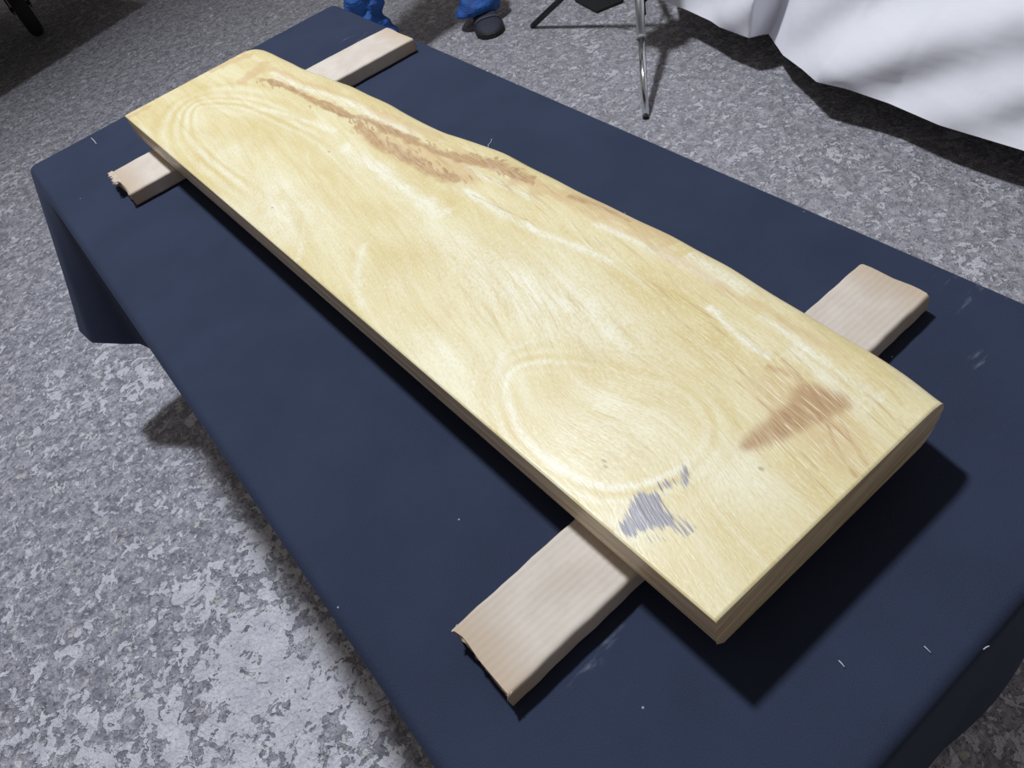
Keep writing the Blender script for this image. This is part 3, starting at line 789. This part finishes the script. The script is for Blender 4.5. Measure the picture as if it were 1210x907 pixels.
per = empty('person', (PX, PY, 0)); tag(per, 'person in blue work trousers and dark slip-on shoes standing behind the navy table', 'person')
FEET = [(.268, -.02, -.48), (-.215, .03, .10)]          # dx, dy of the ankle, toe turn
# body (head, neck, arms, legs) as one surface
hip = .90
nodes = [(0, 0, .93, .12, .10), (0, 0, 1.10, .115, .09), (0, -.01, 1.28, .135, .10), (0, 0, 1.40, .10, .08), (0, 0, 1.48, .05, .052), (0, -.02, 1.56, .06, .07), (0, -.02, 1.64, .075, .092), (0, -.015, 1.715, .05, .065)]
edges = [(0, 1), (1, 2), (2, 3), (3, 4), (4, 5), (5, 6), (6, 7)]
for s, (dx, dy, tr) in zip((1, -1), FEET):
    b = len(nodes)
    nodes += [(s * .09, 0, .86, .085, .085), (s * .135, dy * .5 - .01, .48, .055, .055), (dx, dy + .012, .28, .05, .05), (dx, dy + .03, .08, .03, .034), (dx + .05 * math.sin(tr), dy - .06, .036, .026, .018), (dx + .1 * math.sin(tr), dy - .13, .032, .026, .010)]
    edges += [(0, b), (b, b + 1), (b + 1, b + 2), (b + 2, b + 3), (b + 3, b + 4), (b + 4, b + 5)]
    a = len(nodes)
    nodes += [(s * .19, 0, 1.40, .052, .052), (s * .235, .02, 1.12, .042, .042), (s * .245, -.05, .88, .028, .024), (s * .245, -.07, .82, .038, .018)]
    edges += [(3, a), (a, a + 1), (a + 1, a + 2), (a + 2, a + 3)]
    h0 = a + 3
    for k, (oy, ln) in enumerate(((-.03, .075), (-.01, .085), (.01, .08), (.028, .062))):
        q = len(nodes)
        nodes += [(s * .245, -.075 + oy, .785, .0095, .009), (s * .242, -.085 + oy, .785 - ln * .5, .0085, .008), (s * .232, -.088 + oy, .785 - ln, .007, .007)]
        edges += [(h0, q), (q, q + 1), (q + 1, q + 2)]
    q = len(nodes)
    nodes += [(s * .238, -.115, .815, .0105, .010), (s * .228, -.135, .775, .009, .008)]
    edges += [(h0, q), (q, q + 1)]
body = skin_mesh('body', nodes, edges, SKIN, per)
# face and hair
for s in (1, -1):
    bm = bmesh.new(); bmesh.ops.create_uvsphere(bm, u_segments=12, v_segments=8, radius=.011); bm_obj('eye', bm, plain('eye_dark', (.05, .04, .035), .2), per, True, (s * .031, -.098, 1.635))
    bm = bmesh.new(); bmesh.ops.create_uvsphere(bm, u_segments=12, v_segments=8, radius=1)
    for v_ in bm.verts: v_.co = Vector((v_.co.x * .012, v_.co.y * .02, v_.co.z * .032))
    bm_obj('ear', bm, SKIN, per, True, (s * .078, -.01, 1.625))
v, f = tube([(0, -.105, 1.645), (0, -.122, 1.61), (0, -.105, 1.598)], [.008, .014, .008], 10); mesh_obj('nose', v, f, SKIN, per)
v, f = tube([(-.026, -.094, 1.565), (0, -.103, 1.567), (.026, -.094, 1.565)], [.003, .006, .003], 8); mesh_obj('mouth', v, f, plain('lips', (.42, .19, .16), .5), per)
bm = bmesh.new(); bmesh.ops.create_uvsphere(bm, u_segments=24, v_segments=16, radius=1)
for v_ in list(bm.verts):
    if v_.co.z < -.25 or (v_.co.y < -.55 and v_.co.z < .45): bm.verts.remove(v_)
for v_ in bm.verts: v_.co = Vector((v_.co.x * .088, v_.co.y * .108, v_.co.z * .105))
bm_obj('hair', bm, HAIR, per, True, (0, -.008, 1.665))
# jacket
jn = [(0, 0, .86, .15, .115), (0, 0, 1.06, .14, .112), (0, -.01, 1.26, .155, .118), (0, 0, 1.40, .125, .095), (0, 0, 1.455, .06, .062)]
je = [(0, 1), (1, 2), (2, 3), (3, 4)]
for s in (1, -1):
    a = len(jn); jn += [(s * .195, 0, 1.40, .066, .066), (s * .237, .02, 1.12, .055, .055), (s * .246, -.04, .91, .042, .042)]; je += [(3, a), (a, a + 1), (a + 1, a + 2)]
skin_mesh('jacket', jn, je, BLUE, per)
# trousers: wrinkled tubes joined at the hips
tn = [(0, 0, .93, .145, .115), (0, 0, .84, .13, .115)]; te = [(0, 1)]
for s, (dx, dy, tr) in zip((1, -1), FEET):
    a = len(tn)
    tn += [(s * .10, 0, .76, .098, .10), (s * .14, dy * .5 - .01, .50, .078, .08), (dx * .97, dy + .005, .30, .072, .074), (dx, dy + .012, .19, .072, .078), (dx + .02 * math.sin(tr), dy - .005, .115, .082, .098), (dx + .05 * math.sin(tr), dy - .03, .070, .084, .115), (dx + .06 * math.sin(tr), dy - .04, .040, .080, .112)]
    te += [(1, a), (a, a + 1), (a + 1, a + 2), (a + 2, a + 3), (a + 3, a + 4), (a + 4, a + 5), (a + 5, a + 6)]
tr_o = skin_mesh('trousers', tn, te, BLUE, per, sub=3)
me = tr_o.data
co = np.empty(len(me.vertices) * 3); me.vertices.foreach_get('co', co); co = co.reshape(-1, 3)
legx = np.where(co[:, 0] > 0, FEET[0][0], FEET[1][0]) * 1.0
low = sstep(.75, .35, co[:, 2])
ang = np.arctan2(co[:, 1], co[:, 0] - legx)
wr = (.010 * np.sin(co[:, 2] * 62 + 1.6 * np.sin(ang * 1.0 + co[:, 0] * 4) * 2) + .007 * np.sin(co[:, 2] * 110 + ang * 2)) * low
co[:, 0] += np.cos(ang) * wr * low; co[:, 1] += np.sin(ang) * wr * low
me.vertices.foreach_set('co', co.ravel()); me.update()
# shoes
def shoe(dx, dy, tr):
    L_, n, m = .285, 26, 20
    V = []; VS = []
    for i in range(n):
        k = i / (n - 1)                                   # heel 0 .. toe 1
        y = -L_ * k
        hw = np.interp(k, [0, .05, .2, .45, .7, .88, .96, 1], [.014, .032, .041, .045, .057, .053, .037, .012])
        ht = np.interp(k, [0, .08, .25, .42, .6, .8, .93, 1], [.050, .074, .080, .078, .066, .052, .040, .022])
        for j in range(m):
            a = math.pi * j / (m - 1)
            c, s = math.cos(a), math.sin(a)
            V.append((hw * math.copysign(abs(c) ** .75, c), y, .02 + (ht - .02) * s ** .8))
        for j in range(m):
            a = 2 * math.pi * j / m
            pass
    F = grid_faces(n, m)
    F = [tuple(reversed(q)) for q in F]
    root = V
    R_ = Matrix.Rotation(tr, 4, 'Z'); off = Vector((dx - .085 * math.sin(tr), dy + .085 * math.cos(tr), 0))
    V = [tuple(R_ @ Vector(p) + off) for p in V]
    so = mesh_obj('shoe', V, F, SHOE, per); so['label'] = 'dark navy slip-on shoe'
    # sole
    V = []
    for z, g in ((0.0, .0), (.004, .004), (.020, .005), (.024, .001)):
        pts = []
        for i in range(n):
            k = i / (n - 1); hw = np.interp(k, [0, .05, .2, .45, .7, .88, .96, 1], [.012, .032, .041, .045, .057, .053, .037, .010]); pts.append((hw + g, -L_ * k + (g if i == 0 else 0)))
        loop = pts + [(-a, b) for a, b in pts[::-1]]
        V += [tuple(R_ @ Vector((a, b - (g if k_ in (n - 1, n) else 0), z)) + off) for k_, (a, b) in enumerate(loop)]
    nl = 2 * n; F = grid_faces(4, nl, 0, True); F += [tuple(range(nl - 1, -1, -1)), tuple(3 * nl + j for j in range(nl))]
    mesh_obj('sole', V, F, SOLE, so, False)
    # trim across the instep and seam over the toe
    for k, hh in ((.50, .076), (.72, .0605)):
        hw = np.interp(k, [.2, .45, .7, .88], [.041, .045, .057, .053]); pts = []
        for j in range(13):
            a = math.pi * (.1 + .8 * j / 12); c, s = math.cos(a), math.sin(a)
            pts.append(tuple(R_ @ Vector(((hw + .001) * math.copysign(abs(c) ** .75, c), -L_ * k - .012 * s, .021 + (hh - .02) * s ** .8)) + off))
        v, f = tube(pts, .0022, 6); mesh_obj('trim', v, f, LINING, so)
for a in FEET: shoe(*a)

# ------------------------------------------------------------------ dark trolley at the far left
TR = empty('platform_trolley', (.45, 5.35, 0), math.radians(18)); tag(TR, 'dark platform trolley with black rubber wheels, decks invented to cast its shadow', 'trolley')
DARK = plain('dark_steel', (.014, .014, .016), .55)
bm_obj('shadow_deck', bm_box((-1.0, -.80, .43), (.17, .75, .47), .006), DARK, TR)  # both decks out of view, invented to cast the floor shadow
bm_obj('shadow_side_deck', bm_box((.235, -.55, .43), (1.15, .75, .47), .006), DARK, TR)  # gap between the two lets a slit of light through
bm_obj('cross_beam', bm_box((-.95, -.05, .37), (1.10, .03, .43), .004), DARK, TR)
for wx_, wy_ in ((-.13, -.05), (-.85, -.05), (.95, -.05), (-.85, .60), (.95, .60), (-.13, .60)):
    ww = .04; ct, sn = math.cos(math.radians(-22)), math.sin(math.radians(-22))
    prof = [(-ww, .07), (-ww, .12), (-ww * .85, .145), (-ww * .5, .158), (0, .161), (ww * .5, .158), (ww * .85, .145), (ww, .12), (ww, .07)]
    W_ = lambda x, y, z: (wx_ + x * ct - y * sn, wy_ + x * sn + y * ct, z)
    V = [W_(x, r * math.sin(2 * math.pi * j / 32), .161 + r * math.cos(2 * math.pi * j / 32)) for x, r in prof for j in range(32)]
    wo = mesh_obj('wheel', V, grid_faces(len(prof), 32, 0, True), RUBBER, TR)
    v, f = tube([W_(-.036, 0, .161), W_(.036, 0, .161)], .072, 24); mesh_obj('rim', v, f, DARK, wo, False)
    v, f = tube([W_(-.058, 0, .161), W_(.058, 0, .161)], .012, 12); mesh_obj('axle', v, f, DARK, wo)
    for s in (-1, 1): fk = bm_obj('fork', bm_box((s * .05 - .004, -.03, .14), (s * .05 + .004, .03, .43), .002), DARK, wo, loc=(wx_, wy_, 0)); fk.rotation_euler = (0, 0, math.radians(-22))
v, f = tube([(-.9, .72, .45), (-.9, .78, 1.0), (-.85, .79, 1.05), (.95, .79, 1.05), (1.0, .78, 1.0), (1.0, .72, .45)], .018, 12); mesh_obj('push_handle', v, f, DARK, TR)

# ------------------------------------------------------------------ lint on the navy cloth
LINT = plain('pale_lint', (.48, .50, .56), .9)
def lint(pts, label, r_=.0005):
    w = [at(px, py, TABZ + .0012) for px, py in pts]
    c = w[0].copy(); c.z = TABZ
    v, f = tube([tuple(p - c) for p in w], r_, 6)
    o = mesh_obj('lint_thread', v, f, LINT); o.location = c; tag(o, label, 'lint', 'lint on the navy cloth')
lint([(574, 179), (577, 175), (577, 171), (580, 168), (581, 164)], 'crinkled pale lint thread on the navy cloth beside the live edge')
lint([(108, 163), (111, 166), (114, 170)], 'short pale lint thread on the navy cloth near its hanging corner', .0008)
lint([(991, 780), (995, 784), (998, 788)], 'short pale lint thread on the navy cloth by the edge of the slab shadow')
lint([(1162, 767), (1166, 764), (1169, 763)], 'pale lint thread at the fold of the navy cloth')
lint([(1092, 763), (1096, 767), (1100, 771)], 'faint lint thread on bare navy cloth between the slab and the fold', .0004)
